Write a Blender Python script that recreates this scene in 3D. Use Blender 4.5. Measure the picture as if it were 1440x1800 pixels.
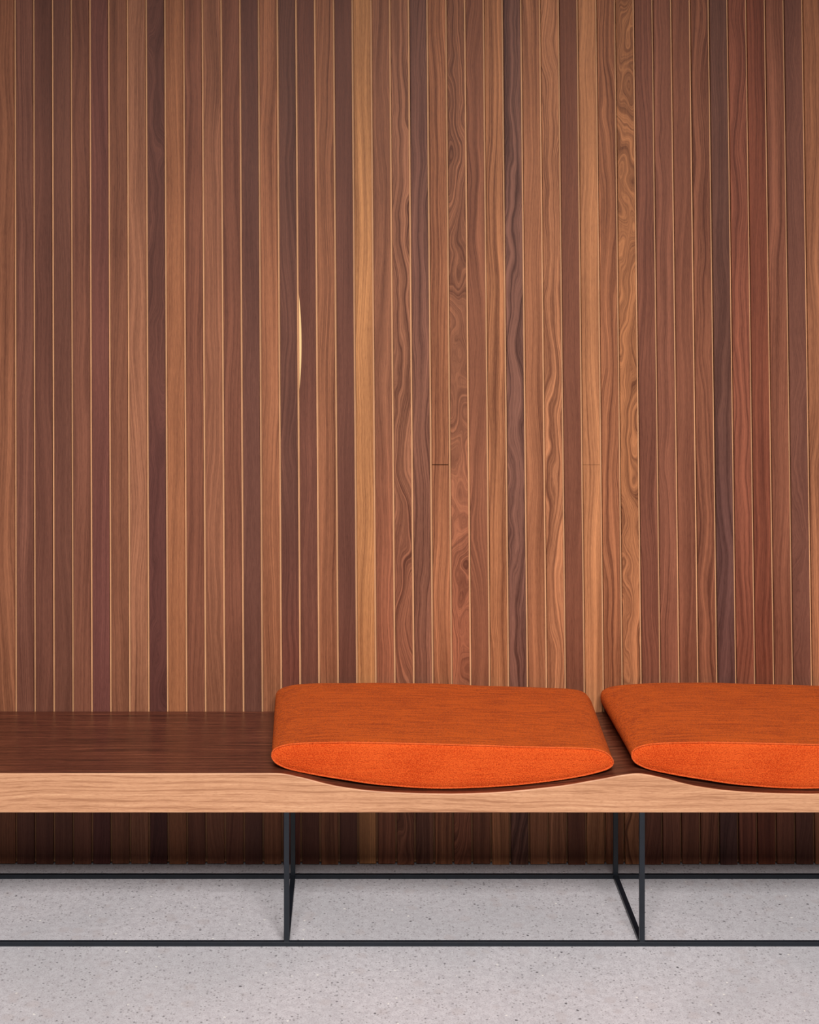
import bpy, math, random
from mathutils import Vector

# ------------------------------------------------------------------ scene, camera, light
for o in list(bpy.data.objects):
    bpy.data.objects.remove(o)
sc = bpy.context.scene
COL = sc.collection
D = 3.5            # camera to bench front
CZ = 1.694         # eye height
FPX = 2660.0       # focal length in pixels of the 1440x1800 frame
PX, PY = 625.0, 377.0
WALL_Y = 0.44
cam_d = bpy.data.cameras.new('camera')
cam = bpy.data.objects.new('camera', cam_d)
COL.objects.link(cam)
cam.location = (0, -D, CZ)
cam.rotation_euler = (math.radians(90), 0, 0)
cam_d.sensor_fit = 'VERTICAL'
cam_d.sensor_height = 36.0
cam_d.sensor_width = 28.8
cam_d.lens = FPX / 1800 * 36
cam_d.shift_x = (720 - PX) / 1800
cam_d.shift_y = (PY - 900) / 1800
sc.camera = cam

world = bpy.data.worlds.new('world')
sc.world = world
world.use_nodes = True
bg = world.node_tree.nodes['Background']
bg.inputs[0].default_value = (0.80, 0.88, 1.0, 1)
bg.inputs[1].default_value = 0.035

def area(name, loc, target, sx, sy, power, color):
    d = bpy.data.lights.new(name, 'AREA')
    d.shape = 'RECTANGLE'; d.size = sx; d.size_y = sy
    d.energy = power; d.color = color
    o = bpy.data.objects.new(name, d)
    COL.objects.link(o)
    o.location = loc
    o.rotation_euler = (Vector(target) - Vector(loc)).to_track_quat('-Z', 'Y').to_euler()
    return o
# high clerestory window behind the camera, the room's daylight
area('window_light', (0.25, -4.0, 3.8), (0.2, 0.2, 0.75), 2.4, 1.45, 410, (1.0, 0.97, 0.94))

sc.view_settings.view_transform = 'Standard'
sc.view_settings.look = 'None'
sc.view_settings.gamma = 1.0
sc.view_settings.exposure = 0.0
sc.view_settings.use_curve_mapping = False

# ------------------------------------------------------------------ helpers
def lin(rgb, k=1.0):
    out = []
    for c in rgb:
        c = c / 255.0
        out.append((c / 12.92 if c <= 0.04045 else ((c + 0.055) / 1.055) ** 2.4) * k)
    return tuple(out)

def mesh_obj(name, verts, faces, mat, parent=None, smooth=False):
    me = bpy.data.meshes.new(name)
    me.from_pydata([tuple(v) for v in verts], [], faces)
    me.update()
    if smooth:
        for p in me.polygons:
            p.use_smooth = True
    if mat:
        me.materials.append(mat)
    o = bpy.data.objects.new(name, me)
    COL.objects.link(o)
    if parent:
        o.parent = parent
    return o

class Box:
    """collects chamfered boxes into one mesh"""
    def __init__(self):
        self.v = []; self.f = []
    def add(self, a, b, c=0.0):
        x0, y0, z0 = a; x1, y1, z1 = b
        n = len(self.v)
        if c <= 0:
            self.v += [(x0,y0,z0),(x1,y0,z0),(x1,y1,z0),(x0,y1,z0),(x0,y0,z1),(x1,y0,z1),(x1,y1,z1),(x0,y1,z1)]
            self.f += [tuple(n + i for i in q) for q in ((0,3,2,1),(4,5,6,7),(0,1,5,4),(1,2,6,5),(2,3,7,6),(3,0,4,7))]
            return self
        xs, ys, zs = (x0, x1), (y0, y1), (z0, z1)
        idx = {}
        for i in (0, 1):
            for j in (0, 1):
                for k in (0, 1):
                    sx, sy, sz = (c if i == 0 else -c), (c if j == 0 else -c), (c if k == 0 else -c)
                    idx[i,j,k,'x'] = len(self.v); self.v.append((xs[i], ys[j]+sy, zs[k]+sz))
                    idx[i,j,k,'y'] = len(self.v); self.v.append((xs[i]+sx, ys[j], zs[k]+sz))
                    idx[i,j,k,'z'] = len(self.v); self.v.append((xs[i]+sx, ys[j]+sy, zs[k]))
        g = idx
        for s in (0, 1):
            q = [g[s,0,0,'x'], g[s,1,0,'x'], g[s,1,1,'x'], g[s,0,1,'x']]; self.f.append(tuple(q if s else q[::-1]))
            q = [g[0,s,0,'y'], g[0,s,1,'y'], g[1,s,1,'y'], g[1,s,0,'y']]; self.f.append(tuple(q if s else q[::-1]))
            q = [g[0,0,s,'z'], g[1,0,s,'z'], g[1,1,s,'z'], g[0,1,s,'z']]; self.f.append(tuple(q if s else q[::-1]))
        for a in (0, 1):
            for b in (0, 1):
                def put(q, flip):
                    self.f.append(tuple(q[::-1] if flip else q))
                put([g[a,b,0,'x'], g[a,b,1,'x'], g[a,b,1,'y'], g[a,b,0,'y']], a == b)
                put([g[a,0,b,'x'], g[a,1,b,'x'], g[a,1,b,'z'], g[a,0,b,'z']], a != b)
                put([g[0,a,b,'y'], g[1,a,b,'y'], g[1,a,b,'z'], g[0,a,b,'z']], a == b)
        for i in (0, 1):
            for j in (0, 1):
                for k in (0, 1):
                    q = [g[i,j,k,'x'], g[i,j,k,'y'], g[i,j,k,'z']]
                    self.f.append(tuple(q if (i + j + k) % 2 else q[::-1]))
        return self
    def build(self, name, mat, parent=None):
        return mesh_obj(name, self.v, self.f, mat, parent)

class NT:
    """tiny node-tree writer"""
    def __init__(self, name):
        self.m = bpy.data.materials.new(name)
        self.m.use_nodes = True
        self.t = self.m.node_tree
        self.b = self.t.nodes['Principled BSDF']
    def _in(self, sock, v):
        if v is None: return
        if isinstance(v, bpy.types.NodeSocket): self.t.links.new(v, sock)
        else:
            sock.default_value = v
    def node(self, kind, **kw):
        n = self.t.nodes.new(kind)
        for k, v in kw.items(): setattr(n, k, v)
        return n
    def math(self, op, a, b=None, c=None, clamp=False):
        n = self.node('ShaderNodeMath', operation=op, use_clamp=clamp)
        self._in(n.inputs[0], a); self._in(n.inputs[1], b); self._in(n.inputs[2], c)
        return n.outputs[0]
    def vmul(self, v, s):
        n = self.node('ShaderNodeVectorMath', operation='MULTIPLY')
        self._in(n.inputs[0], v); self._in(n.inputs[1], s)
        return n.outputs[0]
    def vadd(self, v, s):
        n = self.node('ShaderNodeVectorMath', operation='ADD')
        self._in(n.inputs[0], v); self._in(n.inputs[1], s)
        return n.outputs[0]
    def scale(self, v, s):
        n = self.node('ShaderNodeVectorMath', operation='SCALE')
        self._in(n.inputs[0], v); self._in(n.inputs['Scale'], s)
        return n.outputs[0]
    def comb(self, x, y, z):
        n = self.node('ShaderNodeCombineXYZ')
        self._in(n.inputs[0], x); self._in(n.inputs[1], y); self._in(n.inputs[2], z)
        return n.outputs[0]
    def sep(self, v):
        n = self.node('ShaderNodeSeparateXYZ'); self._in(n.inputs[0], v)
        return n.outputs
    def noise(self, v, scale=1.0, detail=2.0, rough=0.5, dist=0.0):
        n = self.node('ShaderNodeTexNoise')
        self._in(n.inputs['Vector'], v)
        n.inputs['Scale'].default_value = scale
        n.inputs['Detail'].default_value = detail
        n.inputs['Roughness'].default_value = rough
        n.inputs['Distortion'].default_value = dist
        return n.outputs['Fac']
    def ramp(self, f, a, b, lo=0.0, hi=1.0):
        n = self.node('ShaderNodeMapRange', interpolation_type='SMOOTHSTEP')
        self._in(n.inputs[0], f)
        for i, v in enumerate((a, b, lo, hi)): self._in(n.inputs[i + 1], v)
        return n.outputs[0]
    def mix(self, f, a, b, mode='MIX'):
        n = self.node('ShaderNodeMix', data_type='RGBA', blend_type=mode)
        self._in(n.inputs[0], f); self._in(n.inputs[6], a); self._in(n.inputs[7], b)
        return n.outputs[2]
    def attr(self, name):
        n = self.node('ShaderNodeAttribute', attribute_type='OBJECT', attribute_name=name)
        return n
    def obj(self):
        return self.node('ShaderNodeTexCoord').outputs['Object']
    def bump(self, h, strength, dist):
        n = self.node('ShaderNodeBump')
        n.inputs['Strength'].default_value = strength
        n.inputs['Distance'].default_value = dist
        self._in(n.inputs['Height'], h)
        self.t.links.new(n.outputs[0], self.b.inputs['Normal'])
    def out(self, color=None, rough=None, spec=None, metal=None):
        self._in(self.b.inputs['Base Color'], color)
        self._in(self.b.inputs['Roughness'], rough)
        self._in(self.b.inputs['Specular IOR Level'], spec)
        self._in(self.b.inputs['Metallic'], metal)
        return self.m

# ------------------------------------------------------------------ materials
def plank_material():
    n = NT('walnut_plank')
    P = n.obj()
    X, Y, Z = n.sep(P)[0:3]
    seed = n.attr('seed').outputs['Fac']
    fig = n.attr('figure').outputs['Fac']
    con = n.attr('contrast').outputs['Fac']
    tone = n.attr('tone').outputs['Color']
    low = n.attr('tone_low').outputs['Color']
    blend = n.attr('blend_z').outputs['Fac']
    off = n.math('MULTIPLY', seed, 7.31)
    # meander of the grain: gentle for straight boards, looping for figured ones
    w1 = n.noise(n.comb(n.math('MULTIPLY', X, 9.0), off, n.math('ADD', n.math('MULTIPLY', Z, 2.6), off)), 1.0, 1.5, 0.5)
    w2 = n.noise(n.comb(n.math('MULTIPLY', X, 22.0), off, n.math('ADD', n.math('MULTIPLY', Z, 9.0), off)), 1.0, 1.0, 0.5)
    w0 = n.noise(n.comb(0.0, off, n.math('MULTIPLY', Z, 0.9)), 1.0, 1.0, 0.5)
    f2 = n.math('MULTIPLY', fig, fig)
    warp = n.math('ADD', n.math('MULTIPLY', n.math('SUBTRACT', w1, 0.5), n.math('ADD', n.math('MULTIPLY_ADD', fig, 0.09, 0.03), n.math('MULTIPLY', n.math('MULTIPLY', f2, f2), 0.14))),
                  n.math('MULTIPLY', n.math('SUBTRACT', w2, 0.5), n.math('MULTIPLY', f2, 0.07)))
    warp = n.math('ADD', warp, n.math('MULTIPLY', n.math('SUBTRACT', w0, 0.5), 0.06))
    q = n.math('ADD', X, warp)
    zc = n.math('ADD', Z, off)
    broad = n.noise(n.comb(n.math('MULTIPLY', q, 75.0), off, n.math('MULTIPLY', zc, 0.7)), 1.0, 2.0, 0.55)
    lines = n.noise(n.comb(n.math('MULTIPLY', q, 330.0), off, n.math('MULTIPLY', zc, 1.6)), 1.0, 2.5, 0.6)
    fine = n.noise(n.comb(n.math('MULTIPLY', X, 900.0), off, n.math('MULTIPLY', zc, 45.0)), 1.0, 2.0, 0.6)
    cloud = n.noise(n.comb(n.math('MULTIPLY', X, 14.0), off, n.math('MULTIPLY', zc, 2.4)), 1.0, 2.0, 0.5)
    v = n.math('MULTIPLY', n.math('SUBTRACT', broad, 0.5), 4.2)
    v = n.math('ADD', v, n.math('MULTIPLY', n.math('SUBTRACT', lines, 0.5), 4.0))
    pore = n.noise(n.comb(n.math('MULTIPLY', q, 1300.0), off, n.math('MULTIPLY', zc, 70.0)), 1.0, 1.0, 0.5)
    v = n.math('MULTIPLY', v, con)
    v = n.math('ADD', v, n.math('MULTIPLY', n.math('SUBTRACT', cloud, 0.5), 1.1))
    v = n.math('ADD', v, n.math('MULTIPLY', n.math('SUBTRACT', fine, 0.5), 1.2))
    v = n.math('SUBTRACT', v, n.math('MULTIPLY', n.ramp(pore, 0.56, 0.68), 0.24))
    base = n.mix(n.ramp(n.math('ADD', Z, n.math('MULTIPLY', n.math('SUBTRACT', w1, 0.5), 0.5)),
                        n.math('SUBTRACT', blend, 0.3), n.math('ADD', blend, 0.3)), low, tone)
    dark = n.mix(1.0, base, (0.44, 0.36, 0.34, 1), 'MULTIPLY')
    light = n.mix(1.0, base, (1.70, 1.78, 1.75, 1), 'MULTIPLY')
    c = n.mix(n.math('MULTIPLY_ADD', v, -1.0, 0.0, clamp=True), base, dark)
    c = n.mix(n.math('MAXIMUM', v, 0.0, clamp=True), c, light)
    # pale sapwood sliver along the left edge of one board
    sz = n.attr('sap_z').outputs['Fac']
    t = n.math('DIVIDE', n.math('SUBTRACT', Z, sz), 0.125)
    wdt = n.math('MULTIPLY', n.math('SUBTRACT', 1.0, n.math('MULTIPLY', t, t)), 0.0062)
    lean = n.math('MULTIPLY', Z, n.attr('lean').outputs['Fac'])
    c = n.mix(n.ramp(n.math('SUBTRACT', wdt, n.math('SUBTRACT', X, lean)), -0.0005, 0.0005), c, lin((238, 196, 138)) + (1,))
    n.bump(n.math('ADD', n.math('MULTIPLY', lines, 0.5), fine), 0.18, 0.0006)
    return n.out(c, n.math('MULTIPLY_ADD', fine, 0.25, 0.44), 0.2)

def tongue_material():
    n = NT('pale_tongue')
    X, Y, Z = n.sep(n.obj())[0:3]
    tone = n.attr('tone').outputs['Color']
    g = n.noise(n.comb(n.math('MULTIPLY', X, 600.0), 0.0, n.math('MULTIPLY', Z, 14.0)), 1.0, 2.0, 0.6)
    c = n.mix(n.ramp(g, 0.3, 0.7), n.mix(1.0, tone, (0.8, 0.77, 0.74, 1), 'MULTIPLY'), tone)
    return n.out(c, 0.6, 0.2)

def bench_material(name, ca, cb, cc, zscale, rough, spec, xs=1.6):
    n = NT(name)
    X, Y, Z = n.sep(n.obj())[0:3]
    a = n.math('ADD', n.math('MULTIPLY', Y, zscale), n.math('MULTIPLY', Z, zscale))
    wv = n.noise(n.comb(n.math('MULTIPLY', X, 1.8), 0.0, n.math('MULTIPLY', a, 0.06)), 1.0, 2.0, 0.5)
    a2 = n.math('ADD', a, n.math('MULTIPLY', wv, zscale * 0.05))
    g1 = n.noise(n.comb(n.math('MULTIPLY', X, xs), a2, 3.0), 1.0, 3.0, 0.6)
    g2 = n.noise(n.comb(n.math('MULTIPLY', X, xs * 9), n.math('MULTIPLY', a2, 4.0), 8.0), 1.0, 2.5, 0.65)
    g3 = n.noise(n.comb(n.math('MULTIPLY', X, xs * 30), n.math('MULTIPLY', a2, 7.0), 1.0), 1.0, 2.0, 0.6)
    f = n.math('ADD', n.math('MULTIPLY', g1, 0.62), n.math('MULTIPLY', g2, 0.38))
    c = n.mix(n.ramp(f, 0.38, 0.51), ca + (1,), cb + (1,))
    c = n.mix(n.ramp(f, 0.50, 0.68), c, cc + (1,))
    c = n.mix(n.math('MULTIPLY', n.ramp(g3, 0.50, 0.68), 0.55), c, ca + (1,))
    n.bump(g2, 0.12, 0.0005)
    return n.out(c, rough, spec)

def fabric_material(name, base, dark, streak, kk=2.4):
    n = NT(name)
    P = n.obj()
    X, Y, Z = n.sep(P)[0:3]
    st = n.noise(n.comb(n.math('MULTIPLY', X, 9.0), n.math('MULTIPLY', Y, 230.0), n.math('MULTIPLY', Z, 230.0)), 1.0, 3.0, 0.65)
    kn = n.noise(P, 330.0, 2.5, 0.7)
    kb = n.noise(P, 1100.0, 1.0, 0.6)
    cl = n.noise(P, 9.0, 2.0, 0.5)
    f = n.math('ADD', n.math('MULTIPLY', n.math('SUBTRACT', st, 0.5), streak), n.math('MULTIPLY', n.math('SUBTRACT', kn, 0.5), kk))
    f = n.math('ADD', f, n.math('MULTIPLY', n.math('SUBTRACT', cl, 0.5), 0.5))
    c = n.mix(n.ramp(f, -0.45, 0.3), dark + (1,), base + (1,))
    n.bump(n.math('ADD', n.math('MULTIPLY', kn, 1.0), n.math('ADD', n.math('MULTIPLY', kb, 0.5), n.math('MULTIPLY', st, 0.4))), 0.8, 0.004)
    n.b.inputs['Sheen Weight'].default_value = 0.10
    n.b.inputs['Sheen Roughness'].default_value = 0.45
    n.b.inputs['Sheen Tint'].default_value = (1.0, 0.55, 0.30, 1)
    return n.out(c, 0.95, 0.05)

def floor_material():
    n = NT('speckled_concrete')
    P = n.obj()
    big = n.noise(P, 2.2, 3.0, 0.55)
    mid = n.noise(P, 60.0, 3.0, 0.6)
    fine = n.noise(P, 260.0, 2.5, 0.7)
    c = n.mix(n.ramp(big, 0.35, 0.65), lin((196, 194, 198)) + (1,), lin((209, 205, 209)) + (1,))
    c = n.mix(n.math('MULTIPLY', n.ramp(mid, 0.4, 0.62), 0.35), c, lin((172, 166, 171)) + (1,))
    c = n.mix(n.math('MULTIPLY', n.ramp(fine, 0.50, 0.64), 0.5), c, lin((146, 140, 145)) + (1,))
    def specks(scale, thr, prob, col, amount, shift):
        nonlocal c
        v = n.node('ShaderNodeTexVoronoi', feature='F1')
        wob = n.vadd(P, n.scale(n.node('ShaderNodeTexNoise').outputs['Color'], 0.0))
        n._in(v.inputs['Vector'], n.vadd(P, (shift, shift * 2, 0)))
        v.inputs['Scale'].default_value = scale
        pick = n.sep(v.outputs['Color'])[0]
        r = n.math('ADD', v.outputs['Distance'], n.math('MULTIPLY', n.math('SUBTRACT', fine, 0.5), 0.35))
        m = n.math('MULTIPLY', n.math('LESS_THAN', pick, prob), n.ramp(r, thr * 1.25, thr * 0.75))
        c = n.mix(n.math('MULTIPLY', m, amount), c, col + (1,))
    specks(130, 0.30, 0.26, lin((118, 112, 112)), 0.55, 0.0)
    specks(85, 0.22, 0.15, lin((84, 80, 84)), 0.65, 3.1)
    specks(44, 0.13, 0.10, lin((70, 66, 70)), 0.85, 5.3)
    specks(52, 0.15, 0.06, lin((240, 236, 230)), 0.8, 9.7)
    specks(24, 0.34, 0.25, lin((186, 176, 176)), 0.35, 12.7)
    n.bump(fine, 0.1, 0.0008)
    return n.out(c, 0.55, 0.3)

def steel_material():
    n = NT('blackened_steel')
    g = n.noise(n.obj(), 40.0, 3.0, 0.6)
    c = n.mix(g, lin((16, 20, 26)) + (1,), lin((26, 32, 41)) + (1,))
    return n.out(c, 0.42, 0.4)

def plain(name, col, rough=0.8):
    n = NT(name)
    g = n.noise(n.obj(), 30.0, 2.0, 0.5)
    return n.out(n.mix(g, tuple(c * 0.85 for c in col) + (1,), tuple(col) + (1,)), rough, 0.2)

M_PLANK = plank_material()
M_TONGUE = tongue_material()
M_TOP = bench_material('dark_walnut_veneer', lin((58, 26, 16)), lin((92, 46, 31)), lin((136, 78, 55)), 110.0, 0.30, 0.5, 2.6)
M_EDGE = bench_material('light_walnut_veneer', lin((164, 114, 82)), lin((196, 144, 108)), lin((216, 166, 128)), 130.0, 0.5, 0.3, 2.2)
M_FAB_SHADED = fabric_material('orange_wool_shaded', lin((206, 86, 14)), lin((158, 54, 3)), 2.2)  # cover darker than the front panel: weaker light on top painted in
M_FAB_LIT = fabric_material('orange_wool_lit', lin((230, 95, 38)), lin((192, 60, 18)), 0.3, 2.0)  # same wool, stronger light on the front put into its colour
M_PIPE = fabric_material('piping_cord', lin((232, 104, 50)), lin((206, 76, 30)), 0.4)
M_PAD_SHADE = plain('gap_shade_maroon', lin((52, 16, 10)), 0.95)  # shade of the gap under the cushion, as a colour
M_STEEL = steel_material()
M_FLOOR = floor_material()
M_BLOCKER = plain('blocker_grey', (0.5, 0.48, 0.46))  # for the unseen slab that shades the wall top
M_BACK = plain('wall_backing', lin((60, 36, 26)))

# ------------------------------------------------------------------ floor and wall
floor = Box().add((-4.0, -5.2, -0.05), (4.2, WALL_Y + 0.06, 0.0)).build('floor', M_FLOOR)
floor['kind'] = 'structure'
floor['label'] = 'pale grey speckled concrete floor'

WH = 2.95
TH = 0.016         # plank thickness
GD = 0.010         # depth of the tongue behind the face
wall = Box().add((-2.2, WALL_Y + TH + 0.001, 0.0), (2.5, WALL_Y + 0.06, WH)).build('wall_back', M_BACK)
wall['kind'] = 'structure'
wall['label'] = 'wall clad in narrow vertical walnut planks'

blocker = Box().add((-4.0, -2.0, WH), (4.2, WALL_Y + 0.06, WH + 0.12)).build('light_blocker', M_BLOCKER)  # unseen slab added to shade the upper wall
blocker['kind'] = 'structure'
SW = FPX / (D + WALL_Y)
def wall_x(px): return (px - PX) / SW
def wall_z(py): return CZ - (py - PY) / SW
def line_px(i, py):
    return 125.0 + 0.0026 * (py - 104) + i * (33.0 + 0.0003 * (py - 104))
def line_x(i, z):
    py = PY + (CZ - z) * SW
    return wall_x(line_px(i, py))

# per plank: tone rgb, figure, contrast  (plank i lies between groove i and i+1)
PL = {
 -1: ((114, 72, 60), .10, .25), 0: ((126, 79, 64), .15, .35), 1: ((118, 71, 63), .20, .35),
  2: ((136, 87, 67), .10, .35), 3: ((158, 106, 82), .20, .45), 4: ((104, 63, 54), .85, .45),
  5: ((160, 104, 74), .10, .30), 6: ((128, 79, 62), .10, .45), 7: ((146, 95, 73), .35, .50),
  8: ((126, 78, 62), .10, .40), 9: ((112, 71, 61), .12, .25), 10: ((156, 101, 74), .08, .55),
  11: ((106, 67, 57), .35, .45), 12: ((114, 70, 58), .10, .30), 13: ((146, 94, 69), .08, .65),
  14: ((110, 68, 57), .05, .30), 15: ((188, 131, 88), .08, .55), 16: ((142, 92, 70), .30, .50),
  17: ((146, 96, 74), .70, .95), 18: ((118, 77, 66), .45, .80), 19: ((164, 106, 76), .06, .75),
  20: ((142, 91, 68), 1.0, .85), 21: ((142, 89, 67), .40, .60), 22: ((168, 111, 78), .12, .85),
  23: ((116, 77, 67), .65, .90), 24: ((166, 109, 79), .12, .50), 25: ((170, 113, 82), .55, .95),
  26: ((130, 80, 62), .06, .30), 27: ((180, 122, 86), .08, .50), 28: ((158, 101, 72), .40, .85),
  29: ((158, 103, 70), 1.0, .85), 30: ((128, 78, 62), .30, .55), 31: ((138, 86, 68), .35, .65),
  32: ((136, 84, 65), .20, .40), 33: ((140, 87, 66), .35, .70), 34: ((106, 68, 58), .45, .50),
  35: ((138, 80, 62), .40, .75), 36: ((130, 72, 54), .12, .45),
}
# lower-part tones where a board changes colour on its way down, with the height of the change
LOW = {4: ((96, 56, 52), 1.2), 18: ((132, 86, 70), 1.3), 20: ((152, 93, 70), .95), 16: ((146, 90, 68), 1.0),
       29: ((166, 110, 78), .85), 11: ((112, 64, 54), .7), 34: ((106, 70, 66), 1.1), 23: ((120, 80, 70), .8),
       17: ((140, 88, 68), .9), 1: ((114, 68, 64), .9)}
SEED = {}
TK = 0.70
TM = (1.08, 1.00, 0.88)
rnd = random.Random(11)
pool = [(128, 80, 63), (146, 94, 70), (110, 68, 57), (158, 103, 75), (138, 85, 66), (120, 76, 64)]
def plank_mesh(i, z0, z1, zref):
    """board between two grooves, chamfered front arrises; local origin at its lower left"""
    g = 0.0027
    ch = 0.0009
    vs = []
    x_o = line_x(i, zref) + g
    for z in (z0, z1):
        xl, xr = line_x(i, z) + g, line_x(i + 1, z) - g
        for (x, y) in ((xl, TH), (xl, ch), (xl + ch, 0), (xr - ch, 0), (xr, ch), (xr, TH)):
            vs.append((x - x_o, y, z - zref))
    fs = [(k, k + 6, (k + 1) % 6 + 6, (k + 1) % 6) for k in range(6)]
    fs = [f[::-1] for f in fs] + [tuple(range(6)), tuple(range(11, 5, -1))]
    return x_o, vs, fs
JOINT_Z = wall_z(817)
for i in range(-30, 67):
    if i in PL:
        tone, fig, con = PL[i]
    else:
        tone = pool[rnd.randrange(6)]; fig = rnd.choice((.1, .15, .3, .6)); con = rnd.uniform(.3, .7)
    lowt, bz = LOW.get(i, (tone, 0.0))
    zb = 0.001 + rnd.uniform(0, 0.003)
    spans = [(zb, WH)]
    if i in (19, 27):                                                # cross joints in two boards
        h = 0.0011 if i == 19 else 0.0004
        spans = [(zb, JOINT_Z - h), (JOINT_Z + h, WH)]
    first = None
    jit = rnd.uniform(-0.0006, 0.0006)
    seed = SEED.get(i, 0.37 * i + 20.0)
    for (a, b) in spans:
        x_o, vs, fs = plank_mesh(i, a, b, 0.0)
        p = mesh_obj('plank', vs, fs, M_PLANK, wall)
        p.location = (x_o, WALL_Y + jit, 0.0)
        p['seed'] = seed; p['figure'] = fig; p['contrast'] = con
        p['tone'] = [c * TK * m for c, m in zip(lin(tone), TM)]; p['tone_low'] = [c * TK * m for c, m in zip(lin(lowt), TM)]
        p['blend_z'] = float(bz); p['lean'] = line_x(i, 1.0) - line_x(i, 0.0)
        p['sap_z'] = wall_z(600) if i == 12 else -5.0
        if i == 12: p['label'] = 'dark board with a pale yellow sapwood sliver'
        first = first or p
    # the pale tongue seen in the groove on the board's right
    vs = []
    for z in (0.005, WH):
        xl, xr = line_x(i + 1, z) - 0.0034, line_x(i + 1, z) + 0.0024
        for (x, y) in ((xl, GD - jit), (xr, GD - jit), (xr, TH - jit), (xl, TH - jit)):
            vs.append((x - x_o, y, z))
    t = mesh_obj('tongue', vs, [(0,1,5,4),(1,2,6,5),(2,3,7,6),(3,0,4,7),(3,2,1,0),(4,5,6,7)], M_TONGUE, first)
    k = rnd.uniform(0.85, 1.1)
    t['tone'] = [c * k for c in lin((214, 158, 116))]

# ------------------------------------------------------------------ bench
bench = bpy.data.objects.new('bench', None)
COL.objects.link(bench)
bench.location = (0.25, 0.22, 0.0)
bench['label'] = 'long walnut bench with scooped seats on a thin black steel frame against the plank wall'
bench['category'] = 'bench'
def under(o, parent=bench):
    o.parent = parent
    o.matrix_parent_inverse = bench.matrix_basis.inverted() if parent is bench else o.matrix_parent_inverse
    return o
SB = FPX / D
TOPZ = CZ - (1360 - PY) / SB
BOTZ = CZ - (1428.6 - PY) / SB
PERIOD = 632.0
B0 = 489.0
# depth of the scoop (pixels at the bench front) against distance from its left end
PROF = [(0, 0), (8, 0.3), (18, 1.9), (34, 5.2), (51, 9.0), (80, 16.5), (101, 21.0), (128, 25.0), (151, 28.0), (176, 30.0), (201, 31.6),
        (251, 33.4), (306, 34.2), (346, 33.3), (380, 31.9), (421, 29.0), (460, 25.0), (496, 21.0), (520, 17.6), (546, 13.0),
        (575, 8.2), (596, 4.2), (612, 1.8), (624, 0.3), (632, 0)]
def scoop(px):
    u = px - B0
    if u < 0 or u > PERIOD * 3: return 0.0
    u = u % PERIOD
    for (a, fa), (b, fb) in zip(PROF, PROF[1:]):
        if a <= u <= b:
            return fa + (fb - fa) * (u - a) / (b - a)
    return 0.0
def smooth_scoop(px):
    return sum(scoop(px + k * 5) * w for k, w in ((-2, .1), (-1, .22), (0, .36), (1, .22), (2, .1)))
BX0, BX1 = -1.28, 1.86
xs = []
n_ = 420
for k in range(n_ + 1):
    x = BX0 + (BX1 - BX0) * k / n_
    xs.append((x, TOPZ - 1.05 * smooth_scoop(PX + x * SB) / SB))
def ribbon(name, prof, mat, smooth=True):
    """prof(z_top) gives a closed list of (y, z) per station along x"""
    vs, fs = [], []
    m = len(prof(xs[0][1]))
    for (x, zt) in xs:
        for (y, z) in prof(zt):
            vs.append((x, y, z))
    for k in range(len(xs) - 1):
        for j in range(m):
            a, b = k * m + j, k * m + (j + 1) % m
            fs.append((a, b, b + m, a + m))
    fs.append(tuple(range(m))[::-1]); e = (len(xs) - 1) * m
    fs.append(tuple(e + j for j in range(m)))
    return mesh_obj(name, vs, fs, mat)
EDG = 0.004
seat = under(ribbon('seat_board', lambda zt: [(EDG, zt), (EDG, BOTZ + 0.0008), (WALL_Y - 0.002, BOTZ + 0.0008), (WALL_Y - 0.002, zt)], M_TOP))
seat['label'] = 'dark reddish walnut seat top with shallow scoops'
edge = under(ribbon('front_edge', lambda zt: [(EDG, zt), (0.0012, zt), (0.0, zt - 0.0018), (0.0, BOTZ + 0.0018), (0.0012, BOTZ), (EDG, BOTZ)], M_EDGE))
edge['label'] = 'pale walnut front edge with horizontal grain'

BAR = 0.0105; LEGW = 0.0122
def bar(name, a, b, c=0.0006):
    return under(Box().add(a, b, c).build(name, M_STEEL))
LX = [-0.1596 - 0.8233, -0.1596, 0.6637, 0.6637 + 0.8233]
FY0, FY1 = 0.001, 0.357
bar('floor_rail', (LX[0] - LEGW / 2, FY0, 0), (LX[3] + LEGW / 2, FY0 + BAR, BAR))
bar('floor_rail', (LX[0] - LEGW / 2, FY1, 0), (LX[3] + LEGW / 2, FY1 + BAR, BAR))
for x in LX:
    bar('leg', (x - LEGW / 2, FY0, BAR), (x + LEGW / 2, FY0 + BAR, BOTZ + 0.0012 - 0.001))
    bar('leg', (x - LEGW / 2, FY1, BAR), (x + LEGW / 2, FY1 + BAR, BOTZ + 0.0002))
    bar('cross_rail', (x - LEGW / 2, FY0 + BAR, 0), (x + LEGW / 2, FY1, BAR))

# ------------------------------------------------------------------ cushions
CY0 = 0.026
SC = FPX / (D + CY0)
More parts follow.
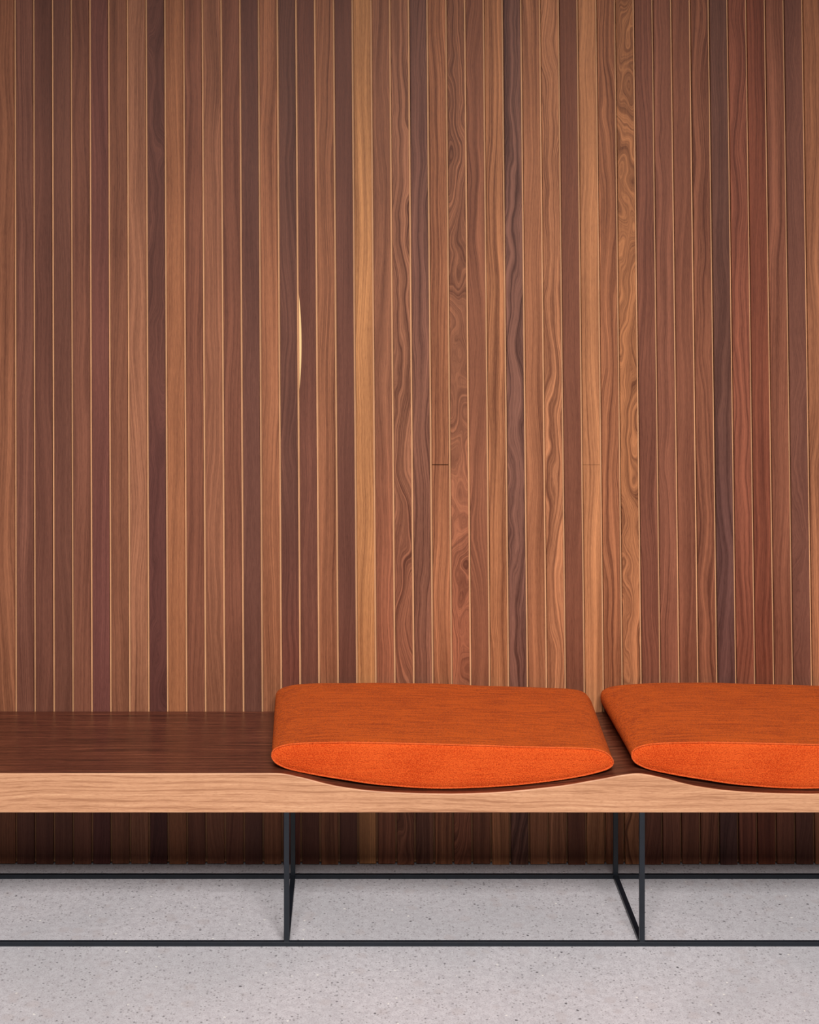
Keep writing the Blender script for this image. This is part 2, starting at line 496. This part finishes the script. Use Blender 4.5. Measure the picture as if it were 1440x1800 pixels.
# outline of the cushion's front face, pixels in the photograph, turned into metres at its depth
OUT_TOP = [(477.4, 1328), (478.6, 1321.8), (482.4, 1317.0), (489, 1313.2), (498, 1310.2), (512, 1307.8), (540, 1305.8), (590, 1304.6), (640, 1304.8), (700, 1306),
           (760, 1307.6), (800, 1308.8), (860, 1310.6), (920, 1312.4), (980, 1313.8), (1010, 1314.6), (1032, 1315.4), (1047, 1316.8), (1057, 1319.0), (1066, 1323.2), (1073, 1328.8), (1077.6, 1335.5)]
OUT_BOT = [(1078.6, 1341), (1076, 1346.4), (1069, 1351.4), (1057, 1355.6), (1035, 1361.4), (1010, 1366.3), (985, 1370.4), (950, 1375), (910, 1379.4), (850, 1383.6), (800, 1385.4),
           (760, 1385.4), (720, 1383.4), (690, 1381), (650, 1377), (615, 1371.6), (565, 1363.6), (535, 1358), (510, 1352.4), (494, 1346.4), (484, 1340.4), (478.6, 1333.5)]
def resample(pts, m):
    P = [Vector(p) for p in pts]; P.append(P[0])
    # centripetal-ish smoothing by Catmull-Rom
    n = len(P) - 1; S = []
    for i in range(n):
        p0, p1, p2, p3 = P[(i - 1) % n], P[i], P[(i + 1) % n], P[(i + 2) % n]
        for s in range(8):
            t = s / 8
            # chord-scaled tangents
            d = (p2 - p1).length
            m1 = ((p2 - p0) / max(1e-6, (p2 - p0).length)) * d
            m2 = ((p3 - p1) / max(1e-6, (p3 - p1).length)) * d
            h = (2*t**3 - 3*t**2 + 1) * p1 + (t**3 - 2*t**2 + t) * m1 + (-2*t**3 + 3*t**2) * p2 + (t**3 - t**2) * m2
            S.append(h)
    L = [0.0]
    for i in range(len(S)):
        L.append(L[-1] + (S[(i + 1) % len(S)] - S[i]).length)
    out = []; j = 0
    for k in range(m):
        d = L[-1] * k / m
        while L[j + 1] < d: j += 1
        t = (d - L[j]) / (L[j + 1] - L[j])
        out.append(S[j].lerp(S[(j + 1) % len(S)], t))
    return out
RAW = [Vector(((x - PX) / SC, CZ - (y - PY) / SC)) for (x, y) in OUT_TOP + OUT_BOT]
NC = 260
OUTL = resample(RAW, NC)
CX = sum(p.x for p in OUTL) / NC; CZC = 0.405

def inset(pts, d):
    n = len(pts); res = []
    for i in range(n):
        t = (pts[(i + 1) % n] - pts[i - 1]).normalized()
        res.append(pts[i] + Vector((t.y, -t.x)) * d)      # outline runs clockwise: this points inwards
    return res

def smoothed(pts, it):
    for _ in range(it):
        n = len(pts)
        pts = [(pts[i - 1] + pts[i] * 2 + pts[(i + 1) % n]) / 4 for i in range(n)]
    return pts

def make_cushion(x_shift, seed, label, tweak=None):
    root = bpy.data.objects.new('seat_cushion', None)
    COL.objects.link(root)
    base_z = min(p.y for p in OUTL)
    root.location = (CX + x_shift, 0.22, base_z)
    root['label'] = label; root['category'] = 'cushion'; root['group'] = 'orange seat cushions on the bench'
    r = random.Random(seed)
    def V(p, y): return (p.x - CX, y - 0.22, p.y - base_z)
    ph = [r.uniform(0, 6.28) for _ in range(6)]
    # cover: extrusion of the outline, closed by a rounded back
    BY = WALL_Y - 0.008
    rings = []
    for (y, d) in [(CY0 + 0.0006, 0.0012), (CY0 + 0.003, 0.0002), (CY0 + 0.008, 0.0)]:
        rings.append((y, d))
    for k in range(1, 22):
        rings.append((CY0 + 0.008 + (BY - 0.03 - CY0 - 0.008) * k / 21, 0.0))
    for a in (15, 30, 45, 60, 75, 85):
        rings.append((BY - 0.03 + 0.03 * math.sin(math.radians(a)), 0.022 * (1 - math.cos(math.radians(a)))))
    vs, fs = [], []
    for (y, d) in rings:
        pts = inset(OUTL, d) if d else OUTL
        if d > 0.006: pts = smoothed(pts, int(d * 900))
        u = (y - CY0) / (BY - CY0)
        crown = 0.006 * math.sin(math.pi * min(1, u)) + 0.007 * u
        for p in pts:
            x, yy, z = V(p, y)
            top = max(0.0, (p.y - 0.405) / 0.035)
            top = min(1.0, top)
            side = min(1.0, max(0.0, 1 - abs(p.x - CX) / 0.40)) ** 0.35
            wob = 0.0007 * math.sin(7 * p.x + 9 * y + ph[0]) + 0.0006 * math.sin(19 * p.x - 13 * y + ph[1]) + 0.0004 * math.sin(37 * p.x + 23 * y + ph[2])
            x *= 1 + 0.030 * u
            lean = 0.5 - 0.5 * max(-1.0, min(1.0, (p.x - CX) / 0.38))      # the back stands a little higher on the left
            z += top * (crown * side + wob * min(1, u * 6) + (0.015 + 0.001 * lean) * u)
            if p.y < 0.42: z += 0.0004 * u
            vs.append((x, yy, z))
    R = len(rings)
    for k in range(R - 1):
        for j in range(NC):
            a, b = k * NC + j, k * NC + (j + 1) % NC
            fs.append((a, a + NC, b + NC, b))
    fs.append(tuple((R - 1) * NC + j for j in range(NC)))
    cov = mesh_obj('cushion_cover', vs, fs, M_FAB_SHADED, root, True)
    # front panel: gently puffed face set inside the piping
    vs, fs = [], []
    lv = [0.0010, 0.003, 0.006, 0.010, 0.015]
    for q, d in enumerate(lv):
        pts = inset(OUTL, d)
        if q > 0: pts = smoothed(pts, q * 8)
        puff = 0.0045 * (1 - (1 - d / 0.015) ** 2)
        for p in pts:
            vs.append(V(p, CY0 + 0.001 - puff))
    for k in range(len(lv) - 1):
        for j in range(NC):
            a, b = k * NC + j, k * NC + (j + 1) % NC
            fs.append((a, b, b + NC, a + NC))
    fs.append(tuple((len(lv) - 1) * NC + j for j in range(NC)))
    fp = mesh_obj('front_panel', vs, fs, M_FAB_LIT, root, True)
    fp['label'] = 'orange lens-shaped front face, coloured brighter for the light on it'
    # piping cord round the front face
    vs, fs = [], []
    K = 8; RC = 0.0019
    for j, p in enumerate(OUTL):
        t = (OUTL[(j + 1) % NC] - OUTL[j - 1]).normalized()
        nrm = Vector((t.y, -t.x))
        for a in range(K):
            an = 2 * math.pi * a / K
            o2 = p + nrm * (RC * math.cos(an) + 0.0006)
            vs.append(V(o2, CY0 - 0.0002 + RC * math.sin(an)))
    for j in range(NC):
        for a in range(K):
            j2 = (j + 1) % NC; a2 = (a + 1) % K
            fs.append((j * K + a, j * K + a2, j2 * K + a2, j2 * K + a))
    pp = mesh_obj('piping', vs, fs, M_PIPE, root, True)
    pp['label'] = 'thin orange piping round the front face'
    # thin added pad under the cushion, coloured dark for the shade in the gap
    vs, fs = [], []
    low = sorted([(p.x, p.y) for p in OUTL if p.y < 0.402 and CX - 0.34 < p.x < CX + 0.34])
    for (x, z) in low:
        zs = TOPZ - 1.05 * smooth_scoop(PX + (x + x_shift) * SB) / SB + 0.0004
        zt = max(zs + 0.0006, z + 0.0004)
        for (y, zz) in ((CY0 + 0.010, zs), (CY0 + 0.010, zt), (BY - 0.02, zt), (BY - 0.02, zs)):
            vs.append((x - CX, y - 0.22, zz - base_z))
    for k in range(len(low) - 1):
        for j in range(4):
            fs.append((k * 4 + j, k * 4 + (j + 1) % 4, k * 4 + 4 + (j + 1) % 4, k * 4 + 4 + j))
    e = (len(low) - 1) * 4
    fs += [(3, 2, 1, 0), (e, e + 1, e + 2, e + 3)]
    bp = mesh_obj('shade_pad', vs, fs, M_PAD_SHADE, root)
    bp['label'] = 'added underside pad, dark maroon for the shade in the gap'
    return root
c1 = make_cushion(0.0, 3, 'orange wool bench cushion seen whole, left of the two, in the first scoop')
c2 = make_cushion(633.0 / SC, 8, 'orange wool bench cushion cut off by the right edge of the picture')
